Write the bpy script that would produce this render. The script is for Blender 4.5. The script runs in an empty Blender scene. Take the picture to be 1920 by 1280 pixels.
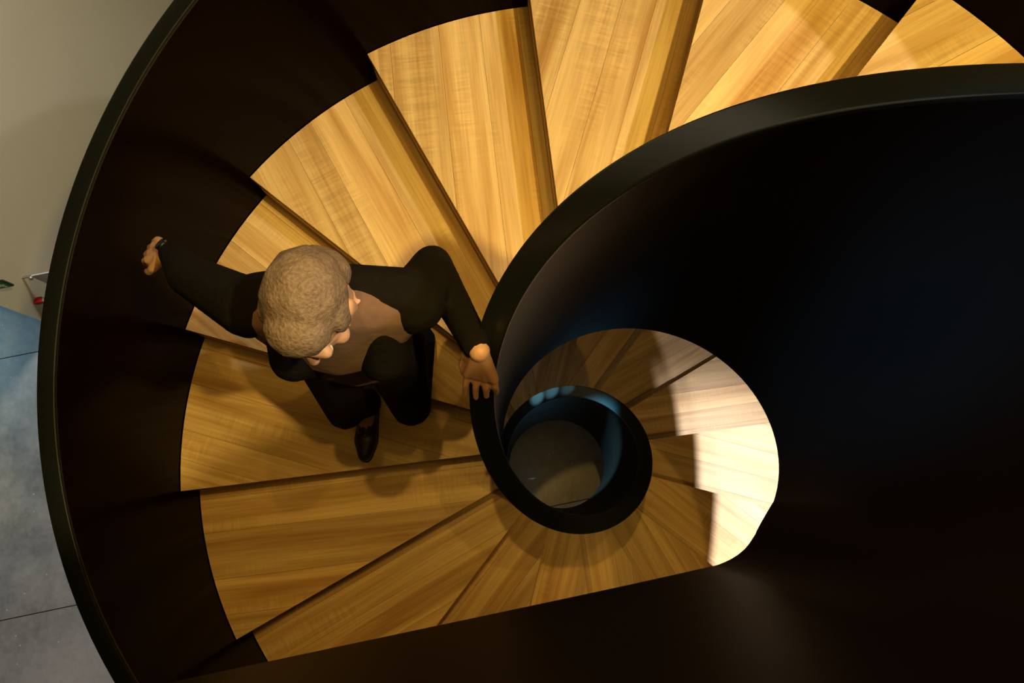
import bpy, bmesh, math, random
from mathutils import Vector, Matrix
random.seed(7)
scene = bpy.context.scene
C = scene.collection
PI = math.pi

# ------------------------------------------------------------------ camera
CAM = Vector((-0.2249, -0.2109, 1.7973))
ROT = Matrix.Rotation(0.20712, 3, 'X') @ Matrix.Rotation(0.00554, 3, 'Y')
FPX = 1360.93
cd = bpy.data.cameras.new('camera'); cam = bpy.data.objects.new('camera', cd); C.objects.link(cam)
cd.sensor_width = 36.0; cd.lens = FPX * 36.0 / 1920.0; cd.clip_start = 0.02; cd.clip_end = 100
cam.matrix_world = Matrix.Translation(CAM) @ ROT.to_4x4()
scene.camera = cam

# ------------------------------------------------------------------ world, lights, exposure
w = bpy.data.worlds.new('world'); scene.world = w; w.use_nodes = True
w.node_tree.nodes['Background'].inputs[0].default_value = (0.75, 0.85, 1.0, 1)
w.node_tree.nodes['Background'].inputs[1].default_value = 0.0035
vs = scene.view_settings
vs.view_transform = 'Standard'; vs.look = 'None'; vs.gamma = 1.0; vs.use_curve_mapping = False
vs.exposure = 0.0

def spot(name, loc, target, power, color, half_deg, blend=0.3, radius=0.03):
    l = bpy.data.lights.new(name, 'SPOT'); l.energy = power; l.color = color
    l.spot_size = math.radians(half_deg * 2); l.spot_blend = blend; l.shadow_soft_size = radius
    o = bpy.data.objects.new(name, l); C.objects.link(o); o.location = loc
    d = Vector(target) - Vector(loc)
    o.rotation_euler = d.to_track_quat('-Z', 'Y').to_euler()
    return o
def area(name, loc, target, power, color, sx, sy, spread=180):
    l = bpy.data.lights.new(name, 'AREA'); l.energy = power; l.color = color
    l.shape = 'RECTANGLE'; l.size = sx; l.size_y = sy; l.spread = math.radians(spread)
    o = bpy.data.objects.new(name, l); C.objects.link(o); o.location = loc
    d = Vector(target) - Vector(loc)
    o.rotation_euler = d.to_track_quat('-Z', 'Y').to_euler()
    return o
WARM = (1.0, 0.60, 0.12)
WARM2 = (1.0, 0.76, 0.23)
WHITE = (1.0, 0.92, 0.87)
BLUE = (0.16, 0.62, 1.0)
# four warm ceiling downlights over the stair
spot('ceiling_downlight_over_well', (-0.35, 0.40, 3.5), (0.12, -0.62, -1.7), 160, WARM, 27, 0.8, 0.022)
spot('ceiling_downlight_over_treads', (0.25, 0.50, 3.5), (0.0, 0.4, -1), 62, WARM, 40, 0.7, 0.022)
spot('ceiling_downlight_by_landing', (1.10, -0.31, 3.5), (-0.25, 0.6, -0.4), 600, WARM2, 38, 0.4, 0.05)
spot('ceiling_downlight_beyond_stair', (2.50, 0.45, 3.5), (0.55, 0.55, -0.8), 330, WHITE, 27, 0.3, 0.04)
spot('ceiling_accent_beyond_stair', (2.62, 0.36, 3.4), (1.02, -0.42, -2.25), 2900, WHITE, 10.5, 1.0, 0.04)
area('soft_warm_fill', (0.0, 0.3, 3.6), (0, 0.2, 0), 52, WARM, 2.2, 2.2)  # added broad warm fill that lifts the shadows on the stair
spot('fill_under_landing', (0.45, -0.62, 0.36), (0.5, 0.35, -2.5), 27, WARM, 36, 0.8, 0.02)  # added fill for the lower treads, not a real fixture
# cold blue spots: a soffit lamp, then spots added for highlight and glow
spot('cold_soffit_lamp', (-0.06, 0.48, -0.66), (0.2, -0.08, -2.15), 2200, BLUE, 9.5, 0.8, 0.02)
for t_, p_ in ((1.443, 900), (1.680, 2600), (1.917, 4200), (2.154, 2200)):      # added spots that stretch a cold highlight along the rail cap
    spot('rail_highlight_spot', (0.50 * math.cos(t_ - 0.12), 0.50 * math.sin(t_ - 0.12), -0.68), (0.324 * math.cos(t_), 0.324 * math.sin(t_), -1.868 - (t_ - 1.443) * 0.4305), p_, (0.3, 0.7, 1.0), 1.75, 0.9, 0.006)
spot('blue_wall_glow_spot', (-0.7, 0.2, 3.3), (0.27, -0.02, 0.80), 1300, (0.05, 0.42, 1.0), 5.0, 1.0, 0.05)  # added narrow spot that puts a blue glow on the inner wall
# lobby
area('lobby_cool_light', (-7.5, 1.5, -1.2), (-4.2, 0.2, -4.25), 12, (0.36, 0.76, 1.0), 1.4, 1.2, 85)  # unseen cool area source that turns the lobby floor bluish
area('lobby_wall_wash', (-1.6, 5.2, 2.2), (-3.95, 2.4, -1.4), 82, (1.0, 0.93, 0.76), 1.0, 1.0, 75)
spot('lobby_downlight', (-7.12, -3.06, 2.0), (-4.6, -2.1, -4.25), 130, (1.0, 0.80, 0.72), 38, 0.9, 0.12)
spot('well_floor_fill', (2.6, -1.6, -2.2), (0.15, -0.28, -4.25), 10, (1.0, 0.60, 0.45), 14, 0.5, 0.05)  # added low spot for the brown patch on the well floor

# ------------------------------------------------------------------ helpers
def new_mat(name):
    m = bpy.data.materials.new(name); m.use_nodes = True
    nt = m.node_tree; b = nt.nodes['Principled BSDF']
    return m, nt, b
def mesh_obj(name, verts, faces, mat, parent=None, smooth=False):
    me = bpy.data.meshes.new(name); me.from_pydata([tuple(v) for v in verts], [], faces); me.update()
    if smooth:
        for p in me.polygons: p.use_smooth = True
    if mat: me.materials.append(mat)
    o = bpy.data.objects.new(name, me); C.objects.link(o)
    if parent: o.parent = parent
    return o
def empty(name, loc=(0, 0, 0)):
    o = bpy.data.objects.new(name, None); C.objects.link(o); o.location = loc; o.empty_display_size = 0.1
    return o
def tag(o, label=None, cat=None, group=None, kind=None):
    if label: o['label'] = label
    if cat: o['category'] = cat
    if group: o['group'] = group
    if kind: o['kind'] = kind
    return o
def pix_dir(q):
    return ROT @ Vector(((q[0] - 960) / FPX, -(q[1] - 640) / FPX, -1.0))
def at_z(q, z):
    d = pix_dir(q); return CAM + d * ((z - CAM.z) / d.z)

# ------------------------------------------------------------------ materials
def simple(name, col, rough=0.5, spec=0.5, metal=0.0, noise=0.0, scale=8.0, bump=0.0):
    m, nt, b = new_mat(name)
    b.inputs['Roughness'].default_value = rough
    b.inputs['Specular IOR Level'].default_value = spec
    b.inputs['Metallic'].default_value = metal
    tc = nt.nodes.new('ShaderNodeTexCoord'); n = nt.nodes.new('ShaderNodeTexNoise')
    n.inputs['Scale'].default_value = scale; n.inputs['Detail'].default_value = 5
    nt.links.new(tc.outputs['Object'], n.inputs['Vector'])
    mp = nt.nodes.new('ShaderNodeMapRange'); mp.inputs[3].default_value = 1 - noise; mp.inputs[4].default_value = 1 + noise
    nt.links.new(n.outputs['Fac'], mp.inputs[0])
    mx = nt.nodes.new('ShaderNodeVectorMath'); mx.operation = 'SCALE'; mx.inputs[0].default_value = col
    nt.links.new(mp.outputs[0], mx.inputs['Scale']); nt.links.new(mx.outputs[0], b.inputs['Base Color'])
    if bump:
        bp = nt.nodes.new('ShaderNodeBump'); bp.inputs['Strength'].default_value = bump; bp.inputs['Distance'].default_value = 0.01
        nt.links.new(n.outputs['Fac'], bp.inputs['Height']); nt.links.new(bp.outputs[0], b.inputs['Normal'])
    return m

def wood_mat():
    m, nt, b = new_mat('varnished_wood')
    N = nt.nodes.new; L = nt.links.new
    tc = N('ShaderNodeTexCoord'); oi = N('ShaderNodeObjectInfo')
    off = N('ShaderNodeVectorMath'); off.operation = 'SCALE'; off.inputs[0].default_value = (31.0, 17.0, 9.0)
    L(oi.outputs['Random'], off.inputs['Scale'])
    add = N('ShaderNodeVectorMath'); add.operation = 'ADD'; L(tc.outputs['Object'], add.inputs[0]); L(off.outputs[0], add.inputs[1])
    def noise(sc, detail=4, rough=0.55, dist=0.0, scale=1.0):
        mp = N('ShaderNodeMapping'); mp.inputs['Scale'].default_value = sc; L(add.outputs[0], mp.inputs['Vector'])
        n = N('ShaderNodeTexNoise'); n.inputs['Scale'].default_value = scale; n.inputs['Detail'].default_value = detail
        n.inputs['Roughness'].default_value = rough; n.inputs['Distortion'].default_value = dist
        L(mp.outputs[0], n.inputs['Vector']); return n
    broad = noise((1.0, 16.0, 1.0), 3, 0.5, 0.6)
    fine = noise((3.0, 130.0, 1.0), 5, 0.65, 0.2)
    curl = noise((85.0, 7.0, 1.0), 2, 0.5, 0.8)
    mask = noise((2.2, 9.0, 1.0), 1, 0.5)
    r1 = N('ShaderNodeValToRGB'); e = r1.color_ramp.elements
    e[0].position = 0.30; e[0].color = (0.40, 0.215, 0.065, 1); e[1].position = 0.66; e[1].color = (0.70, 0.49, 0.235, 1)
    x = r1.color_ramp.elements.new(0.47); x.color = (0.565, 0.36, 0.150, 1)
    L(broad.outputs['Fac'], r1.inputs['Fac'])
    # fine pores
    mf = N('ShaderNodeMapRange'); mf.inputs[1].default_value = 0.3; mf.inputs[2].default_value = 0.62; mf.inputs[3].default_value = 0.80; mf.inputs[4].default_value = 1.04
    L(fine.outputs['Fac'], mf.inputs[0])
    # curly figure, only in places
    mm = N('ShaderNodeMapRange'); mm.inputs[1].default_value = 0.5; mm.inputs[2].default_value = 0.68; L(mask.outputs['Fac'], mm.inputs[0])
    cc = N('ShaderNodeMapRange'); cc.inputs[1].default_value = 0.35; cc.inputs[2].default_value = 0.65; cc.inputs[3].default_value = -0.08; cc.inputs[4].default_value = 0.09
    L(curl.outputs['Fac'], cc.inputs[0])
    cm = N('ShaderNodeMath'); cm.operation = 'MULTIPLY'; L(mm.outputs[0], cm.inputs[0]); L(cc.outputs[0], cm.inputs[1])
    # tone per board
    tr = N('ShaderNodeMapRange'); tr.inputs[3].default_value = 0.80; tr.inputs[4].default_value = 1.10; L(oi.outputs['Random'], tr.inputs[0])
    s1 = N('ShaderNodeMath'); s1.operation = 'MULTIPLY'; L(mf.outputs[0], s1.inputs[0]); L(tr.outputs[0], s1.inputs[1])
    s2 = N('ShaderNodeMath'); s2.operation = 'ADD'; L(s1.outputs[0], s2.inputs[0]); L(cm.outputs[0], s2.inputs[1])
    col = N('ShaderNodeVectorMath'); col.operation = 'SCALE'; L(r1.outputs['Color'], col.inputs[0]); L(s2.outputs[0], col.inputs['Scale'])
    L(col.outputs[0], b.inputs['Base Color'])
    b.inputs['Roughness'].default_value = 0.42; b.inputs['Specular IOR Level'].default_value = 0.35
    bp = N('ShaderNodeBump'); bp.inputs['Strength'].default_value = 0.12; bp.inputs['Distance'].default_value = 0.002
    L(fine.outputs['Fac'], bp.inputs['Height']); L(bp.outputs[0], b.inputs['Normal'])
    return m

def concrete_mat():
    m, nt, b = new_mat('polished_concrete')
    N = nt.nodes.new; L = nt.links.new
    g = N('ShaderNodeNewGeometry')
    n1 = N('ShaderNodeTexNoise'); n1.inputs['Scale'].default_value = 2.2; n1.inputs['Detail'].default_value = 8; n1.inputs['Roughness'].default_value = 0.65
    n2 = N('ShaderNodeTexNoise'); n2.inputs['Scale'].default_value = 22; n2.inputs['Detail'].default_value = 6
    v = N('ShaderNodeTexVoronoi'); v.inputs['Scale'].default_value = 9.0
    for n in (n1, n2, v): L(g.outputs['Position'], n.inputs['Vector'])
    mx = N('ShaderNodeMath'); mx.operation = 'MULTIPLY_ADD'; mx.inputs[1].default_value = 0.35; L(n2.outputs['Fac'], mx.inputs[0]); L(n1.outputs['Fac'], mx.inputs[2])
    r = N('ShaderNodeValToRGB'); e = r.color_ramp.elements
    e[0].position = 0.45; e[0].color = (0.125, 0.128, 0.13, 1); e[1].position = 0.85; e[1].color = (0.29, 0.285, 0.28, 1)
    L(mx.outputs[0], r.inputs['Fac'])
    # pale specks
    sp = N('ShaderNodeMath'); sp.operation = 'LESS_THAN'; sp.inputs[1].default_value = 0.045; L(v.outputs['Distance'], sp.inputs[0])
    mix = N('ShaderNodeMixRGB'); mix.inputs['Color2'].default_value = (0.55, 0.55, 0.52, 1); L(sp.outputs[0], mix.inputs['Fac']); L(r.outputs['Color'], mix.inputs['Color1'])
    L(mix.outputs['Color'], b.inputs['Base Color'])
    rr = N('ShaderNodeMapRange'); rr.inputs[3].default_value = 0.22; rr.inputs[4].default_value = 0.42; L(n1.outputs['Fac'], rr.inputs[0]); L(rr.outputs[0], b.inputs['Roughness'])
    return m

M_WOOD = wood_mat()
M_FLOOR = concrete_mat()
M_PARA = simple('black_lacquer', (0.0058, 0.0033, 0.0021), 0.42, 0.06, 0, 0.15, 6)
M_CAP = simple('black_rail_lacquer', (0.0055, 0.0065, 0.0055), 0.32, 0.4, 0, 0.15, 6)
M_OUTER = simple('dark_brown_lacquer', (0.0030, 0.0007, 0.0003), 0.17, 0.025, 0, 0.2, 3)
M_WALL = simple('beige_plaster', (0.52, 0.49, 0.41), 0.85, 0.2, 0, 0.03, 2.0, 0.05)
M_SOF = simple('soffit_bounce', (0.62, 0.47, 0.24), 0.8, 0.2, 0, 0.03, 2.0)  # unseen underside, made pale and golden to bounce warm light onto lower treads
M_UNDER = simple('dark_substrate', (0.05, 0.03, 0.015), 0.7, 0.2, 0, 0.2, 5)

# ------------------------------------------------------------------ stair geometry
H = 0.17; TH0 = 0.8942; STEP = 0.39489
RI, RP = 0.2763, 0.3353          # inner parapet, well face and stair face
RO, RW = 1.516, 1.571            # outer edge of treads, outer face of outer parapet
E_OFF = 0.0172
Z_FLOOR = -4.25
K0, K1 = -4, 24                  # treads
A_TOP = -4.62                    # where the curved inner wall runs out into the landing wall
def th(a): return TH0 + a * STEP
def pol(r, a): return Vector((r * math.cos(th(a)), r * math.sin(th(a)), 0))

stair = empty('spiral_staircase', (0, 0, Z_FLOOR))
tag(stair, 'spiral staircase of pale varnished wooden treads between curved black parapet walls', 'staircase')
def to_stair(o, parent=None):
    """parent without moving: parts are built in world coordinates"""
    o.parent = parent or stair
    base = Vector((0, 0, Z_FLOOR))
    if parent is None: o.matrix_parent_inverse = Matrix.Translation(-base)
    else: o.matrix_parent_inverse = Matrix.Identity(4)
    return o

def clip(poly, n, d):
    """keep points with n.p <= d"""
    out = []
    for i in range(len(poly)):
        a, b = poly[i], poly[(i + 1) % len(poly)]
        da, db = n[0] * a[0] + n[1] * a[1] - d, n[0] * b[0] + n[1] * b[1] - d
        if da <= 0: out.append(a)
        if (da < 0 < db) or (db < 0 < da):
            t = da / (da - db); out.append((a[0] + (b[0] - a[0]) * t, a[1] + (b[1] - a[1]) * t))
    return out
def prism(poly, z0, z1, cham=0.0):
    n = len(poly)
    cx = sum(p[0] for p in poly) / n; cy = sum(p[1] for p in poly) / n
    vs_ = [(x, y, z0) for x, y in poly]
    if cham:
        vs_ += [(x, y, z1 - cham) for x, y in poly]
        top = []
        for x, y in poly:
            dx, dy = cx - x, cy - y; l = math.hypot(dx, dy) or 1
            top.append((x + dx / l * cham, y + dy / l * cham, z1))
        vs_ += top; rings = 3
    else:
        vs_ += [(x, y, z1) for x, y in poly]; rings = 2
    f = [list(range(n))[::-1], [(rings - 1) * n + i for i in range(n)]]
    for r in range(rings - 1):
        for i in range(n):
            j = (i + 1) % n; f.append([r * n + i, r * n + j, (r + 1) * n + j, (r + 1) * n + i])
    return vs_, f
def edge_pt(a, r, back=0.0):
    """point at radius r on the nosing line of step a, shifted clockwise by back"""
    t = th(a); e = E_OFF - back
    s = math.sqrt(max(r * r - e * e, 1e-6))
    return (s * math.cos(t) - e * math.sin(t), s * math.sin(t) + e * math.cos(t))
def ang(p): return math.atan2(p[1], p[0])
NOSE = 0.004; BT = 0.026
for k in range(K0, K1 + 1):
    z = -H * k
    # outline: front = nosing line k, back = line k-1 pushed under the next nosing and riser
    fi, fo = edge_pt(k, 0.322), edge_pt(k, RO)
    bi, bo = edge_pt(k - 1, 0.322, NOSE + 0.012), edge_pt(k - 1, RO, NOSE + 0.012)
    a1, a0 = ang(fo), ang(bo)
    while a1 < a0: a1 += 2 * PI
    arc = [(RO * math.cos(a0 + (a1 - a0) * i / 14), RO * math.sin(a0 + (a1 - a0) * i / 14)) for i in range(15)]
    outline = [bi] + arc + [fi]
    # carrier slab under the boards
    tv, tf = prism(outline, z - 0.044, z - BT - 0.0005)
    tr = mesh_obj('tread', tv, tf, M_UNDER); to_stair(tr)
    rnd = random.Random(k * 13 + 5)
    # boards run parallel to the back edge
    t = th(k - 1); gx = Vector((math.cos(t), math.sin(t))); gn = Vector((-math.sin(t), math.cos(t)))   # gn points towards the front
    lo = min(gn.x * p[0] + gn.y * p[1] for p in outline); hi = max(gn.x * p[0] + gn.y * p[1] for p in outline)
    cuts = [lo, lo + 0.052]
    while cuts[-1] < hi - 0.03:
        nx = cuts[-1] + rnd.uniform(0.10, 0.19)
        cuts.append(nx if nx < hi - 0.05 else hi + 0.001)
    for i in range(len(cuts) - 1):
        g = 0.00035
        poly = clip(outline, (gn.x, gn.y), cuts[i + 1] - g); poly = clip(poly, (-gn.x, -gn.y), -(cuts[i] + g))
        if len(poly) < 3: continue
        cx = sum(p[0] for p in poly) / len(poly); cy = sum(p[1] for p in poly) / len(poly)
        loc = [((p[0] - cx) * gx.x + (p[1] - cy) * gx.y, (p[0] - cx) * gn.x + (p[1] - cy) * gn.y) for p in poly]
        bv, bf = prism(loc, -BT, rnd.uniform(-0.0004, 0.0), 0.0004)
        bo_ = mesh_obj('board', bv, bf, M_WOOD)
        bo_.location = (cx, cy, z); bo_.rotation_euler = (0, 0, t)
        to_stair(bo_, tr)
    # riser under the nosing
    zb = -H * (k + 1)
    r1, r2 = edge_pt(k, 0.325, NOSE), edge_pt(k, RO - 0.004, NOSE)
    t = th(k); n = Vector((-math.sin(t), math.cos(t)))
    L_ = math.hypot(r2[0] - r1[0], r2[1] - r1[1]); mx_, my_ = (r1[0] + r2[0]) / 2, (r1[1] + r2[1]) / 2
    hz = (z - 0.044 - zb)
    rv = [(sx * L_ / 2, sy * hz / 2, sz) for sx in (-1, 1) for sy in (-1, 1) for sz in (-0.012, 0.0)]
    rf = [(0, 1, 3, 2), (4, 6, 7, 5), (0, 4, 5, 1), (2, 3, 7, 6), (0, 2, 6, 4), (1, 5, 7, 3)]
    ri = mesh_obj('riser', rv, rf, M_WOOD)
    # local x along the riser, y up, z outward (towards the front)
    mat = Matrix(((math.cos(t), 0, -math.sin(t), mx_), (math.sin(t), 0, math.cos(t), my_), (0, 1, 0, zb + hz / 2), (0, 0, 0, 1)))
    ri.matrix_world = mat
    to_stair(ri, tr)

# ---- swept walls: a list of stations (point A, point B, z_bottom, z_top)
def sweep(name, st, mat, cham=0.0):
    vs_, f = [], []
    arcs = [(0.0, 1.0), (0.076, 0.617), (0.293, 0.293), (0.617, 0.076), (1.0, 0.0)]   # quarter round: inset, drop
    n = 12 if cham else 4
    for A, B, zb, zt in st:
        ring = [(A.x, A.y, zb), (B.x, B.y, zb)]
        if cham:
            d = (B - A).normalized() * cham
            ring += [(B.x - d.x * i, B.y - d.y * i, zt - cham * q) for i, q in arcs]
            ring += [(A.x + d.x * i, A.y + d.y * i, zt - cham * q) for i, q in arcs[::-1]]
        else:
            ring += [(B.x, B.y, zt), (A.x, A.y, zt)]
        vs_ += ring
    for s in range(len(st) - 1):
        for i in range(n):
            j = (i + 1) % n; f.append((s * n + i, s * n + j, (s + 1) * n + j, (s + 1) * n + i))
    f.append(tuple(range(n))[::-1]); f.append(tuple((len(st) - 1) * n + i for i in range(n)))
    o = mesh_obj(name, vs_, f, mat)
    me = o.data
    bm = bmesh.new(); bm.from_mesh(me); bmesh.ops.recalc_face_normals(bm, faces=bm.faces); 
    for e in bm.edges:
        if len(e.link_faces) == 2 and e.calc_face_angle() > 0.5: e.smooth = False
    for p in bm.faces: p.smooth = True
    bm.to_mesh(me); bm.free()
    return o
HP, HB, HO = 1.0523, 0.1163, 0.735
CAPT = 0.012
# landing wall: plan polyline, west to the curve
Zl = -H * A_TOP                      # 0.785: level at which the curved wall runs out
u = Vector((0.98, 0.199, 0)).normalized(); v = Vector((-u.y, u.x, 0))
zlb = 0.70; zlt = Zl + HP
lp = [at_z(q, zlb).to_2d() for q in ((1424, 990), (1395, 1030), (1355, 1055), (1300, 1069), (1105, 1112))]
lp += [lp[-1] - Vector((u.x, u.y)) * d for d in (0.3, 0.8, 1.6, 2.6)]
stations = []
NS = 14
a = 25.4
while a > A_TOP:
    zb = max(-H * a - HB, Z_FLOOR); zt = -H * a + HP
    stations.append((pol(RI, a), pol(RP, a), zb, zt)); a -= 1.0 / NS
# smooth run-out (Catmull-Rom through helix end and landing polyline)
pts = [pol(RI, A_TOP + 0.3).to_2d(), pol(RI, A_TOP).to_2d()] + lp
def cr(p0, p1, p2, p3, t):
    return 0.5 * ((2 * p1) + (p2 - p0) * t + (2 * p0 - 5 * p1 + 4 * p2 - p3) * t * t + (3 * p1 - p0 - 3 * p2 + p3) * t ** 3)
run = []
for i in range(1, len(pts) - 2):
    for s in range(8): run.append(cr(pts[i - 1], pts[i], pts[i + 1], pts[i + 2], s / 8))
run.append(pts[-2]); run.append(pts[-1])
for i, q in enumerate(run):
    d = (run[min(i + 1, len(run) - 1)] - run[max(i - 1, 0)]).normalized()
    n = Vector((-d.y, d.x))           # heading west, left hand is south: away from the well
    f = min(1.0, i / 10)
    zb = (1 - f) * (-H * A_TOP - HB) + f * zlb; 
    stations.append((Vector((q.x, q.y, 0)), Vector((q.x + n.x * 0.059, q.y + n.y * 0.059, 0)), zb, zlt))
inner = sweep('inner_parapet', [(A, B, zb, zt - CAPT) for A, B, zb, zt in stations], M_PARA); to_stair(inner)
capi = sweep('parapet_cap', [(A, B, zt - CAPT, zt) for A, B, zb, zt in stations], M_CAP, 0.005); to_stair(capi, inner)
st_o = []
a = 25.0
while a >= -5.0:
    st_o.append((pol(RO + 0.003, a), pol(RW, a), max(-H * a - 0.32, Z_FLOOR), -H * a + HO)); a -= 1.0 / NS
outer = sweep('outer_parapet', [(A, B, zb, zt - CAPT) for A, B, zb, zt in st_o], M_OUTER); to_stair(outer)
capo = sweep('parapet_cap', [(A, B, zt - CAPT, zt) for A, B, zb, zt in st_o], M_CAP, 0.005); to_stair(capo, outer)
# soffit: helical slab that closes the flight from below
st_s = []
a = 23.6
while a >= -4.2:
    st_s.append((pol(RP + 0.004, a), pol(RO + 0.02, a), -H * a - 0.250, -H * a - 0.230)); a -= 1.0 / NS
sof = sweep('soffit', st_s, M_SOF); to_stair(sof)
# landing slab and its far parapet
pin, pout = edge_pt(-5, RP), edge_pt(-5, RO)
lw = [s[1] for s in stations[-6:]]
poly = [tuple(stations[-1][1].to_2d()), (stations[-1][1].x + 0.5, -3.2), (1.62, -3.2), (1.62, pout[1]), pout, pin]
# landing front follows the back of the wall
poly2 = [tuple(Vector((s[1].x, s[1].y))) for s in stations[-26:]]
full = poly2 + [(poly2[-1][0] + 0.4, -3.2), (1.62, -3.2), (1.62, pout[1] - 0.05), pout, pin]
bm = bmesh.new()
bot = [bm.verts.new((x, y, 0.725)) for x, y in full]; top = [bm.verts.new((x, y, 0.85)) for x, y in full]
bm.faces.new(bot[::-1]); bm.faces.new(top)
for i in range(len(full)):
    j = (i + 1) % len(full); bm.faces.new((bot[i], bot[j], top[j], top[i]))
bmesh.ops.recalc_face_normals(bm, faces=bm.faces)
bmesh.ops.triangulate(bm, faces=[f for f in bm.faces if len(f.verts) > 4])
me = bpy.data.meshes.new('landing_slab'); bm.to_mesh(me); bm.free(); me.materials.append(M_OUTER)
ls = bpy.data.objects.new('landing_slab', me); C.objects.link(ls); to_stair(ls)
# ------------------------------------------------------------------ floor, wall
def slab_pt(s, t): 
    q = u * s + v * t; return (q.x, q.y)
fl = mesh_obj('floor', *prism([slab_pt(-9, -5), slab_pt(4, -5), slab_pt(4, 6), slab_pt(-9, 6)], Z_FLOOR - 0.2, Z_FLOOR - 0.006), M_UNDER)
tag(fl, 'polished grey concrete floor in large slabs', None, None, 'structure')
t1 = at_z((32, 666.5), Z_FLOOR).dot(v); t2 = at_z((65, 1150), Z_FLOOR).dot(v)
dt = t1 - t2
rows = [t2 - dt * 2] + [t2 - dt, t2, t1, t1 + dt, t1 + 2 * dt]
colsx = [-9, -6.6, -2.4, 1.2, 4.0]
for i in range(len(rows) - 1):
    for j in range(len(colsx) - 1):
        g = 0.004
        pv, pf = prism([slab_pt(colsx[j] + g, rows[i] + g), slab_pt(colsx[j + 1] - g, rows[i] + g), slab_pt(colsx[j + 1] - g, rows[i + 1] - g), slab_pt(colsx[j] + g, rows[i + 1] - g)], Z_FLOOR - 0.006, Z_FLOOR)
        o = mesh_obj('slab', pv, pf, M_FLOOR); o.parent = fl
# wall of the lobby: faces the stair, ends in a splayed corner
Ew = at_z((110, 613), Z_FLOOR); Ew.z = 0
far = at_z((350, -30), Z_FLOOR); far.z = 0
wd = (far - Ew).normalized(); wn = Vector((wd.y, -wd.x, 0)); far = Ew + wd * 5.5
back = Ew + Vector((-0.86, 0.51, 0)) * 1.2
wp = [(Ew.x, Ew.y), (far.x, far.y), (far.x - 1.0, far.y + 0.2), (back.x, back.y)]
wl = mesh_obj('wall_left', *prism(wp, Z_FLOOR - 0.1, 3.4), M_WALL)
bm = bmesh.new(); bm.from_mesh(wl.data); bmesh.ops.recalc_face_normals(bm, faces=bm.faces); bm.to_mesh(wl.data); bm.free()
tag(wl, 'beige plaster wall behind the staircase', None, None, 'structure')
UW = Ew.dot(wn)
def at_wall(q, d):
    """point on the pixel ray that lies d in front of the lobby wall"""
    k = pix_dir(q); s = (UW + d - CAM.dot(wn)) / k.dot(wn); return CAM + k * s
def box_uvz(name, P, su, sv, sz, mat, parent=None, cham=0.003):
    """box from P along u, v, z (signed sizes), as a bevelled mesh"""
    bm = bmesh.new(); vv = []
    for i in (0, 1):
        for j in (0, 1):
            for k in (0, 1): vv.append(bm.verts.new(u * (su * i) + v * (sv * j) + Vector((0, 0, sz * k))))
    for f in ((0, 1, 3, 2), (4, 6, 7, 5), (0, 4, 5, 1), (2, 3, 7, 6), (0, 2, 6, 4), (1, 5, 7, 3)): bm.faces.new([vv[i] for i in f])
    bmesh.ops.recalc_face_normals(bm, faces=bm.faces)
    if cham: bmesh.ops.bevel(bm, geom=bm.edges[:], offset=cham, segments=1, affect='EDGES')
    me = bpy.data.meshes.new(name); bm.to_mesh(me); bm.free(); me.materials.append(mat)
    o = bpy.data.objects.new(name, me); C.objects.link(o); o.location = P
    if parent: o.parent = parent
    return o

# ------------------------------------------------------------------ signs on the lobby wall
M_GREEN = simple('green_sign_face', (0.0, 0.16, 0.035), 0.5, 0.3, 0, 0.05, 6)
M_SIGNW = simple('white_sign_print', (0.75, 0.8, 0.75), 0.5, 0.3)
M_BLACKP = simple('black_plastic', (0.012, 0.011, 0.010), 0.45, 0.4)
M_RED = simple('red_enamel', (0.36, 0.008, 0.006), 0.4, 0.4, 0, 0.1, 10)
M_PANEL = simple('frosted_panel', (0.52, 0.51, 0.52), 0.35, 0.4, 0, 0.05, 4)
M_BRKT = simple('grey_bracket_metal', (0.35, 0.34, 0.32), 0.4, 0.5, 0.8, 0.05, 30)
def same_ray_z(P, q):
    """height above P (same plan place) that meets pixel row/column q best"""
    best = None
    for i in range(0, 120):
        z = i * 0.005
        w_ = ROT.transposed() @ (P + Vector((0, 0, z)) - CAM)
        x, y = 960 + FPX * w_.x / -w_.z, 640 - FPX * w_.y / -w_.z
        d = math.hypot(x - q[0], y - q[1])
        if best is None or d < best[0]: best = (d, z)
    return best[1]
tip = at_wall((27, 536), 0.40)
hz = max(0.12, same_ray_z(tip, (5, 526)))
sg = empty('exit_sign', tip - u * 0.36)
tag(sg, 'green emergency exit sign with white running figure, projecting from the beige wall', 'sign')
box_uvz('housing', Vector((0, 0, 0)), 0.36, 0.014, hz, M_BLACKP, sg, 0.002)
box_uvz('sign_face', -v * 0.004 + u * 0.008 + Vector((0, 0, 0.008)), 0.344, 0.004, hz - 0.016, M_GREEN, sg, 0.0)
def flat_on_sign(name, segs, width, mat, parent):
    bm = bmesh.new()
    for (x0, y0), (x1, y1) in segs:
        d = Vector((x1 - x0, y1 - y0)); l = d.length; d /= l; n = Vector((-d.y, d.x)) * width / 2
        q = [(x0 - n.x, y0 - n.y), (x1 - n.x, y1 - n.y), (x1 + n.x, y1 + n.y), (x0 + n.x, y0 + n.y)]
        fr = [bm.verts.new(u * a_ + Vector((0, 0, b_)) - v * 0.0055) for a_, b_ in q]
        bk = [bm.verts.new(u * a_ + Vector((0, 0, b_)) - v * 0.0035) for a_, b_ in q]
        bm.faces.new(fr); bm.faces.new(bk[::-1])
        for i in range(4): bm.faces.new((fr[i], bk[i], bk[(i + 1) % 4], fr[(i + 1) % 4]))
    bmesh.ops.recalc_face_normals(bm, faces=bm.faces)
    me = bpy.data.meshes.new(name); bm.to_mesh(me); bm.free(); me.materials.append(mat)
    o = bpy.data.objects.new(name, me); C.objects.link(o); o.parent = parent; return o
hh = hz
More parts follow.
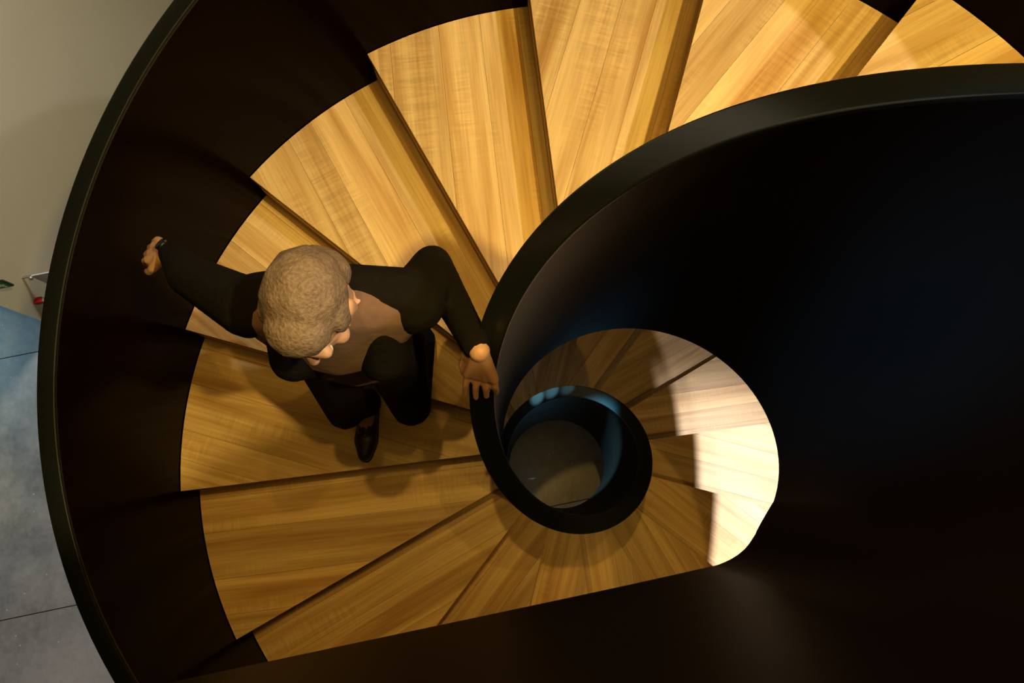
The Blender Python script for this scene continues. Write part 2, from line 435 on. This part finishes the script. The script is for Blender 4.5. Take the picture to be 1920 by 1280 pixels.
flat_on_sign('running_figure', [((0.303, hh * .60), (0.293, hh * .42)), ((0.293, hh * .42), (0.320, hh * .33)), ((0.320, hh * .33), (0.320, hh * .16)),
    ((0.293, hh * .42), (0.273, hh * .28)), ((0.273, hh * .28), (0.246, hh * .28)), ((0.303, hh * .60), (0.333, hh * .50)), ((0.303, hh * .60), (0.270, hh * .55)),
    ((0.270, hh * .55), (0.258, hh * .44)), ((0.308, hh * .72), (0.316, hh * .80))], 0.016, M_SIGNW, sg)
flat_on_sign('arrow', [((0.06, hh * .5), (0.15, hh * .5)), ((0.06, hh * .5), (0.09, hh * .68)), ((0.06, hh * .5), (0.09, hh * .32))], 0.014, M_SIGNW, sg)
# pale panel on a bracket
pc = at_wall((57, 518), 0.06)
pn = empty('hanging_panel', pc)
tag(pn, 'pale grey panel on a small metal bracket beside the black parapet', 'panel')
box_uvz('panel', Vector((0, 0, -0.30)), 0.55, 0.012, 0.30, M_PANEL, pn, 0.002)
box_uvz('bracket', -u * 0.07 + Vector((0, 0, -0.012)) - v * 0.004, 0.08, 0.018, 0.014, M_BRKT, pn, 0.002)
kb = bmesh.new(); bmesh.ops.create_uvsphere(kb, u_segments=14, v_segments=8, radius=0.018)
km = bpy.data.meshes.new('knob'); kb.to_mesh(km); kb.free(); km.materials.append(M_BRKT)
ko = bpy.data.objects.new('knob', km); C.objects.link(ko); ko.parent = pn; ko.location = -v * 0.012 + Vector((0, 0, -0.005))
# red call box
rc = at_wall((69, 572), 0.0)
rb = empty('fire_alarm_box', rc)
tag(rb, 'small red fire alarm box low on the beige wall', 'alarm box')
box_uvz('housing', Vector((0, 0, 0)), 0.07, 0.05, 0.05, M_RED, rb, 0.005)
box_uvz('front_plate', u * 0.07 + v * 0.01 + Vector((0, 0, 0.01)), 0.004, 0.03, 0.03, M_SIGNW, rb, 0.002)

# ------------------------------------------------------------------ person
def hull_add(bm, spheres):
    """adds the convex hull of some spheres (centre, radius or 3 radii, optional 3x3 frame)"""
    tmp = bmesh.new()
    for c, r, *fr in spheres:
        n0 = len(tmp.verts)
        g = bmesh.ops.create_icosphere(tmp, subdivisions=2, radius=1.0)
        for vv in g['verts']:
            p_ = vv.co.copy()
            p_ = Vector((p_.x * r[0], p_.y * r[1], p_.z * r[2])) if isinstance(r, (tuple, list)) else p_ * r
            if fr: p_ = fr[0] @ p_
            vv.co = Vector(c) + p_
    pts_ = [vv.co.copy() for vv in tmp.verts]; tmp.free()
    tmp = bmesh.new()
    for p_ in pts_: tmp.verts.new(p_)
    res = bmesh.ops.convex_hull(tmp, input=tmp.verts[:])
    junk = [g for g in res['geom_interior'] if isinstance(g, bmesh.types.BMVert)] + [g for g in res['geom_unused'] if isinstance(g, bmesh.types.BMVert)]
    bmesh.ops.delete(tmp, geom=list(set(junk)), context='VERTS')
    bmesh.ops.recalc_face_normals(tmp, faces=tmp.faces)
    m_ = bpy.data.meshes.new('tmp'); tmp.to_mesh(m_); tmp.free(); bm.from_mesh(m_); bpy.data.meshes.remove(m_)
def organic(name, hulls, mat, voxel, smooth_it, parent):
    """one continuous skin grown over the given volumes"""
    bm = bmesh.new()
    for hset in hulls: hull_add(bm, hset)
    me = bpy.data.meshes.new(name); bm.to_mesh(me); bm.free()
    o = bpy.data.objects.new(name, me); C.objects.link(o)
    r = o.modifiers.new('remesh', 'REMESH'); r.mode = 'VOXEL'; r.voxel_size = voxel
    s_ = o.modifiers.new('smooth', 'SMOOTH'); s_.factor = 0.5; s_.iterations = smooth_it
    dg = bpy.context.evaluated_depsgraph_get(); dg.update()
    m2 = bpy.data.meshes.new_from_object(o.evaluated_get(dg)); m2.name = name
    o.modifiers.clear(); o.data = m2; bpy.data.meshes.remove(me)
    m2.materials.clear(); m2.materials.append(mat)
    for p_ in m2.polygons: p_.use_smooth = True; p_.material_index = 0
    o.parent = parent
    o.matrix_parent_inverse = Matrix.Translation(-parent.location)
    return o
M_SKIN = simple('skin', (0.42, 0.235, 0.165), 0.5, 0.35, 0, 0.06, 30)
M_SKIN.node_tree.nodes['Principled BSDF'].inputs['Subsurface Weight'].default_value = 0.08
M_SKIN.node_tree.nodes['Principled BSDF'].inputs['Subsurface Radius'].default_value = (0.01, 0.004, 0.002)
M_HAIR = simple('short_grey_hair', (0.125, 0.086, 0.070), 0.55, 0.3, 0, 0.6, 150, 0.45)
M_JACKET = simple('black_jacket_cloth', (0.0055, 0.0045, 0.004), 0.9, 0.06, 0, 0.25, 60, 0.3)
M_SHIRT = simple('mauve_brown_shirt', (0.115, 0.066, 0.052), 0.85, 0.2, 0, 0.15, 50, 0.2)
M_TROUS = simple('black_trouser_cloth', (0.005, 0.004, 0.0035), 0.9, 0.06, 0, 0.25, 50, 0.2)
M_SHOE = simple('dark_shoe_leather', (0.020, 0.014, 0.010), 0.45, 0.4, 0, 0.2, 20)
M_EYEW = simple('eye_white', (0.7, 0.68, 0.64), 0.2, 0.5)
M_IRIS = simple('dark_iris', (0.02, 0.012, 0.008), 0.2, 0.5)

V_ = Vector
person = empty('person', (-0.68, 0.17, -1.02))
tag(person, 'person in black jacket and trousers walking down the stairs, one hand on the inner rail', 'person')
hipR, hipL = V_((-0.735, 0.165, -0.12)), V_((-0.555, 0.17, -0.10))
kneR, kneL = V_((-0.775, 0.055, -0.54)), V_((-0.555, 0.06, -0.48))
ankR, ankL = V_((-0.79, 0.115, -0.935)), V_((-0.57, 0.325, -0.765))
toeR, toeL = V_((-0.80, -0.055, -0.995)), V_((-0.582, 0.175, -0.825))
pel = V_((-0.642, 0.175, -0.06)); wai = V_((-0.632, 0.165, 0.07)); che = V_((-0.615, 0.15, 0.23)); nkb = V_((-0.602, 0.15, 0.405))
shR, shL = V_((-0.775, 0.165, 0.345)), V_((-0.435, 0.175, 0.345))
elR, wrR = V_((-0.985, 0.285, 0.185)), V_((-1.115, 0.400, 0.020))
elL = V_((-0.425, 0.325, 0.135))
hc = V_((-0.588, 0.115, 0.555))
pit = math.radians(24); yaw = math.radians(-6)
Fh = V_((math.sin(yaw) * math.cos(pit), -math.cos(yaw) * math.cos(pit), -math.sin(pit))).normalized()
Rh = Fh.cross(V_((0, 0, 1))).normalized(); Uh = Rh.cross(Fh).normalized()     # Rh: the person's right
HM = Matrix((Rh, Fh, Uh)).transposed()
def hd(r_, f_, u_): return hc + Rh * r_ + Fh * f_ + Uh * u_
def el(r_, f_, u_, rad): return (hd(r_, f_, u_), rad, HM)
body = []
# head: cranium, face, jaw, brow, nose, lips, chin, ears
body += [[el(0, -0.012, 0.025, (0.072, 0.090, 0.082))], [el(0, 0.030, -0.020, (0.060, 0.058, 0.078))],
         [el(0, 0.022, -0.062, (0.054, 0.058, 0.042)), el(0, 0.062, -0.092, (0.024, 0.020, 0.018))],
         [(hd(-0.036, 0.076, 0.020), 0.013), (hd(0.036, 0.076, 0.020), 0.013)],
         [(hd(0, 0.086, 0.008), 0.009), (hd(0, 0.106, -0.028), 0.012)], [(hd(-0.012, 0.094, -0.034), 0.008), (hd(0.012, 0.094, -0.034), 0.008)],
         [(hd(-0.018, 0.080, -0.058), 0.008), (hd(0.018, 0.080, -0.058), 0.008), (hd(0, 0.088, -0.057), 0.008)],
         [(hd(-0.016, 0.079, -0.070), 0.008), (hd(0.016, 0.079, -0.070), 0.008), (hd(0, 0.086, -0.070), 0.008)],
         [(hd(-0.046, 0.052, -0.028), 0.020)], [(hd(0.046, 0.052, -0.028), 0.020)]]
for s_ in (-1, 1):
    body.append([(hd(s_ * 0.074, -0.006, 0.018), (0.009, 0.018, 0.020), HM), (hd(s_ * 0.071, 0.0, -0.022), (0.008, 0.010, 0.010), HM)])
body.append([(nkb + V_((0, 0.005, -0.02)), 0.060), (hd(0, -0.015, -0.055), 0.053)])
# torso and limbs
body += [[(shL + V_((-0.03, 0, 0)), 0.052), (shR + V_((0.03, 0, 0)), 0.052), (che, (0.145, 0.098, 0.10)), (nkb, 0.055)],
         [(che, (0.142, 0.098, 0.10)), (wai, (0.120, 0.090, 0.08))], [(wai, (0.120, 0.090, 0.08)), (pel, (0.150, 0.105, 0.09))],
         [(shL, 0.048), (elL, 0.036)], [(shR, 0.048), (elR, 0.036)]]
for hp, kn, an in ((hipR, kneR, ankR), (hipL, kneL, ankL)):
    body += [[(hp, 0.080), (kn, 0.052)], [(kn, 0.050), (kn.lerp(an, 0.3) + V_((0, 0.012, 0)), 0.052)], [(kn.lerp(an, 0.3) + V_((0, 0.012, 0)), 0.052), (an, 0.036)]]
for an, to in ((ankR, toeR), (ankL, toeL)):
    body += [[(an, 0.036), (an + V_((0, 0.035, -0.055)), 0.028)], [(an + V_((0, 0.035, -0.055)), 0.026), (to, 0.022)], [(an, 0.034), (an.lerp(to, .55), 0.028)]]
# left hand on the sloping rail
RM = (RI + RP) / 2
def railpt(a_, s_=0.0, n_=0.0):
    t_ = th(a_); er = V_((math.cos(t_), math.sin(t_), 0))
    p_ = er * RM + V_((0, 0, -H * a_ + HP))
    tg = V_((-math.sin(t_) * RM * STEP, math.cos(t_) * RM * STEP, -H)).normalized()
    nn = er.cross(tg); nn = nn if nn.z > 0 else -nn
    return p_ + er * s_ + nn.normalized() * n_
wrL = railpt(4.72, 0.008, 0.040)
body += [[(elL, 0.036), (elL.lerp(wrL, 0.35), 0.037)], [(elL.lerp(wrL, 0.35), 0.037), (wrL, 0.024)]]
KA = 5.16
offs = (0.033, 0.0112, -0.0105, -0.031)          # index, middle, ring, little
lens = (0.36, 0.40, 0.37, 0.29)
for o_, l_ in zip(offs, lens):
    kp = railpt(KA, o_ * 0.92, 0.021)
    body.append([(wrL, 0.021), (kp, 0.0125)])
    body.append([(kp, 0.0098), (railpt(KA + l_ * 0.45, o_ * 1.05, 0.019), 0.0086)])
    body.append([(railpt(KA + l_ * 0.45, o_ * 1.05, 0.019), 0.0086), (railpt(KA + l_ * 0.75, o_ * 1.10, 0.0125), 0.0080)])
    body.append([(railpt(KA + l_ * 0.75, o_ * 1.10, 0.0125), 0.0080), (railpt(KA + l_, o_ * 1.12, 0.008), 0.0072)])
body += [[(wrL, 0.020), (railpt(KA, 0.018, 0.018), 0.012), (railpt(KA, -0.018, 0.018), 0.012)],
         [(railpt(4.80, 0.014, 0.034), 0.016), (railpt(4.95, 0.040, 0.016), 0.0125)],
         [(railpt(4.95, 0.040, 0.016), 0.0120), (railpt(5.10, 0.047, 0.008), 0.0105)], [(railpt(5.10, 0.047, 0.008), 0.0105), (railpt(5.22, 0.043, 0.006), 0.0085)]]
# right hand hanging, slightly curled
body += [[(elR, 0.036), (elR.lerp(wrR, 0.35), 0.037)], [(elR.lerp(wrR, 0.35), 0.037), (wrR, 0.024)]]
Dh = V_((-0.80, 0.22, -0.52)).normalized(); Ph = V_((-0.50, 0.10, -0.86)); Ph = (Ph - Dh * Ph.dot(Dh)).normalized(); Sh = Dh.cross(Ph).normalized()
if Sh.y > 0: Sh = -Sh                            # towards the thumb, forwards
for o_, l_ in zip((0.030, 0.010, -0.010, -0.028), (0.073, 0.081, 0.075, 0.059)):
    kp = wrR + Dh * (0.088 - abs(o_) * 0.2) + Sh * o_
    p1 = kp + (Dh + Ph * 0.25).normalized() * l_ * 0.45
    p2 = p1 + (Dh + Ph * 0.75).normalized() * l_ * 0.30
    p3 = p2 + (Dh + Ph * 1.3).normalized() * l_ * 0.25
    body += [[(wrR, 0.020), (kp, 0.0125)], [(kp, 0.0112), (p1, 0.0096)], [(p1, 0.0096), (p2, 0.0088)], [(p2, 0.0088), (p3, 0.0078)]]
tb = wrR + Dh * 0.030 + Sh * 0.022; t1_ = wrR + Dh * 0.062 + Sh * 0.048 + Ph * 0.010; t2_ = wrR + Dh * 0.092 + Sh * 0.055 + Ph * 0.020; t3_ = wrR + Dh * 0.115 + Sh * 0.052 + Ph * 0.026
body += [[(tb, 0.017), (t1_, 0.0125)], [(t1_, 0.0120), (t2_, 0.0105)], [(t2_, 0.0105), (t3_, 0.0085)]]
organic('body', body, M_SKIN, 0.0036, 2, person)
# eyes
for s_ in (-1, 1):
    for nm, rr_, ff, mm in (('eye', 0.0125, 0.0760, M_EYEW), ('iris', 0.0065, 0.0835, M_IRIS)):
        eb = bmesh.new(); bmesh.ops.create_uvsphere(eb, u_segments=16, v_segments=10, radius=rr_)
        em = bpy.data.meshes.new(nm); eb.to_mesh(em); eb.free(); em.materials.append(mm)
        for p_ in em.polygons: p_.use_smooth = True
        eo = bpy.data.objects.new(nm, em); C.objects.link(eo); eo.location = hd(s_ * 0.031, ff, 0.002)
        if nm == 'eye': eo.parent = person; eo.matrix_parent_inverse = Matrix.Translation(-person.location); last = eo
        else: eo.parent = last; eo.location = Fh * 0.0075
# hair
hair = [[el(0, -0.022, 0.036, (0.0765, 0.0905, 0.080))], [el(0, -0.060, -0.012, (0.068, 0.048, 0.060))], [el(0, 0.030, 0.066, (0.060, 0.052, 0.046))]]
for s_ in (-1, 1): hair.append([el(s_ * 0.066, 0.004, 0.030, (0.014, 0.034, 0.034))])
hr = organic('hair', hair, M_HAIR, 0.005, 2, person)
# shirt
shirt = [[(shL + V_((-0.025, 0, 0.0)), 0.060), (shR + V_((0.025, 0, 0.0)), 0.060), (che, (0.154, 0.110, 0.10)), (nkb + V_((0, 0.006, -0.015)), 0.066)],
         [(che, (0.150, 0.108, 0.10)), (wai, (0.126, 0.096, 0.08))], [(wai, (0.126, 0.096, 0.08)), (pel + V_((0, 0, -0.02)), (0.156, 0.114, 0.08))]]
organic('shirt', shirt, M_SHIRT, 0.008, 4, person)
# jacket, worn open: back, two fronts, collar, sleeves
jk = []
B_ = V_((0, 0.028, 0))
jk.append([(shL + V_((-0.02, 0.012, 0.010)), 0.062), (shR + V_((0.02, 0.012, 0.010)), 0.062), (nkb + V_((0, 0.040, -0.02)), 0.060)])
jk.append([(shL + V_((-0.045, 0.02, -0.02)), 0.060), (shR + V_((0.045, 0.02, -0.02)), 0.060), (che + B_, (0.150, 0.092, 0.10))])
jk.append([(che + B_, (0.158, 0.095, 0.10)), (wai + B_, (0.140, 0.092, 0.08))]); jk.append([(wai + B_, (0.140, 0.092, 0.08)), (pel + B_ + V_((0, 0, -0.05)), (0.168, 0.102, 0.07))])
for s_, sh_ in ((1, shL), (-1, shR)):
    top_ = sh_ + V_((-0.075 * s_, -0.030, -0.01)); mid_ = che + V_((0.098 * s_, -0.068, 0)); wa_ = wai + V_((0.094 * s_, -0.056, 0)); lo_ = pel + V_((0.112 * s_, -0.044, -0.04))
    jk += [[(top_, 0.050), (mid_, 0.056)], [(mid_, 0.056), (wa_, 0.050)], [(wa_, 0.050), (lo_, 0.044)]]
jk.append([(nkb + V_((-0.045, 0.046, 0.020)), 0.022), (nkb + V_((0.045, 0.046, 0.020)), 0.022), (nkb + V_((0, 0.050, -0.03)), 0.05)])
for sh_, el_, wr_ in ((shL, elL, wrL), (shR, elR, wrR)):
    jk += [[(sh_, 0.066), (el_, 0.050)], [(el_, 0.049), (el_.lerp(wr_, 0.93), 0.034)]]
organic('jacket', jk, M_JACKET, 0.008, 4, person)
# trousers
tr_ = [[(pel + V_((0, 0, -0.03)), (0.160, 0.112, 0.08)), (hipR + V_((0, 0, -0.05)), 0.092)], [(pel + V_((0, 0, -0.03)), (0.160, 0.112, 0.08)), (hipL + V_((0, 0, -0.05)), 0.092)]]
for hp, kn, an in ((hipR, kneR, ankR), (hipL, kneL, ankL)):
    tr_ += [[(hp, 0.094), (kn, 0.066)], [(kn, 0.065), (kn.lerp(an, 0.35) + V_((0, 0.012, 0)), 0.062)], [(kn.lerp(an, 0.35) + V_((0, 0.012, 0)), 0.062), (an + V_((0, 0.01, -0.005)), 0.056)]]
organic('trousers', tr_, M_TROUS, 0.009, 4, person)
for an, to, zz in ((ankR, toeR, -1.02), (ankL, toeL, -0.85)):
    d_ = (to - an); d_.z = 0; d_.normalize()
    sd = V_((-d_.y, d_.x, 0))
    heel = an + V_((0, 0, 0)) - d_ * 0.035; heel.z = zz + 0.034; bal = to - d_ * 0.045; bal.z = zz + 0.034; tt = to + d_ * 0.012; tt.z = zz + 0.030
    sh = organic('shoe', [[(heel, 0.033), (bal - sd * 0.012, 0.034), (bal + sd * 0.012, 0.034)], [(bal - sd * 0.012, 0.034), (bal + sd * 0.012, 0.034), (tt, 0.026)],
                          [(heel + V_((0, 0, 0.03)), 0.036), (an.lerp(to, 0.5) + V_((0, 0, 0.0)), 0.032), (heel, 0.032)]], M_SHOE, 0.006, 3, person)
    so = organic('sole', [[(V_((heel.x, heel.y, zz + 0.007)), (0.036, 0.036, 0.006)), (V_((bal.x, bal.y, zz + 0.007)), (0.046, 0.046, 0.006)), (V_((tt.x, tt.y, zz + 0.007)), (0.030, 0.030, 0.006))]], M_BLACKP, 0.004, 1, person)
    so.parent = sh; so.matrix_parent_inverse = sh.matrix_parent_inverse.inverted() @ Matrix.Translation(-person.location)
# wristwatch on the right wrist
wd_ = (wrR - elR).normalized(); wc_ = wrR - wd_ * 0.012
q_ = wd_.to_track_quat('Z', 'Y').to_matrix()
vs_ = []; f = []
for i in range(28):
    c_, s_ = math.cos(2 * PI * i / 28), math.sin(2 * PI * i / 28)
    for rr_, zz in ((0.0265, -0.009), (0.0295, -0.009), (0.0295, 0.009), (0.0265, 0.009)): vs_.append(wc_ + q_ @ V_((rr_ * c_, rr_ * s_, zz)))
for i in range(28):
    for k in range(4): f.append((i * 4 + k, i * 4 + (k + 1) % 4, ((i + 1) % 28) * 4 + (k + 1) % 4, ((i + 1) % 28) * 4 + k))
M_STEEL = simple('brushed_steel', (0.55, 0.55, 0.55), 0.2, 0.5, 1.0, 0.05, 20)
wt = mesh_obj('wristwatch', vs_, f, M_BLACKP, person, True); wt.matrix_parent_inverse = Matrix.Translation(-person.location)
up_ = (V_((0.2, -0.2, 1)) - wd_ * V_((0.2, -0.2, 1)).dot(wd_)).normalized(); sd_ = up_.cross(wd_)
vs_ = []
for zz, rr_ in ((0.028, 0.017), (0.035, 0.017), (0.037, 0.015)):
    for i in range(24): vs_.append(wc_ + up_ * zz + wd_ * (rr_ * math.cos(2 * PI * i / 24)) + sd_ * (rr_ * math.sin(2 * PI * i / 24)))
f = [tuple(range(24))[::-1], tuple(48 + i for i in range(24))]
for r in range(2):
    for i in range(24): j = (i + 1) % 24; f.append((r * 24 + i, r * 24 + j, (r + 1) * 24 + j, (r + 1) * 24 + i))
wf = mesh_obj('watch_case', vs_, f, M_STEEL, wt); wf.matrix_parent_inverse = Matrix.Identity(4)
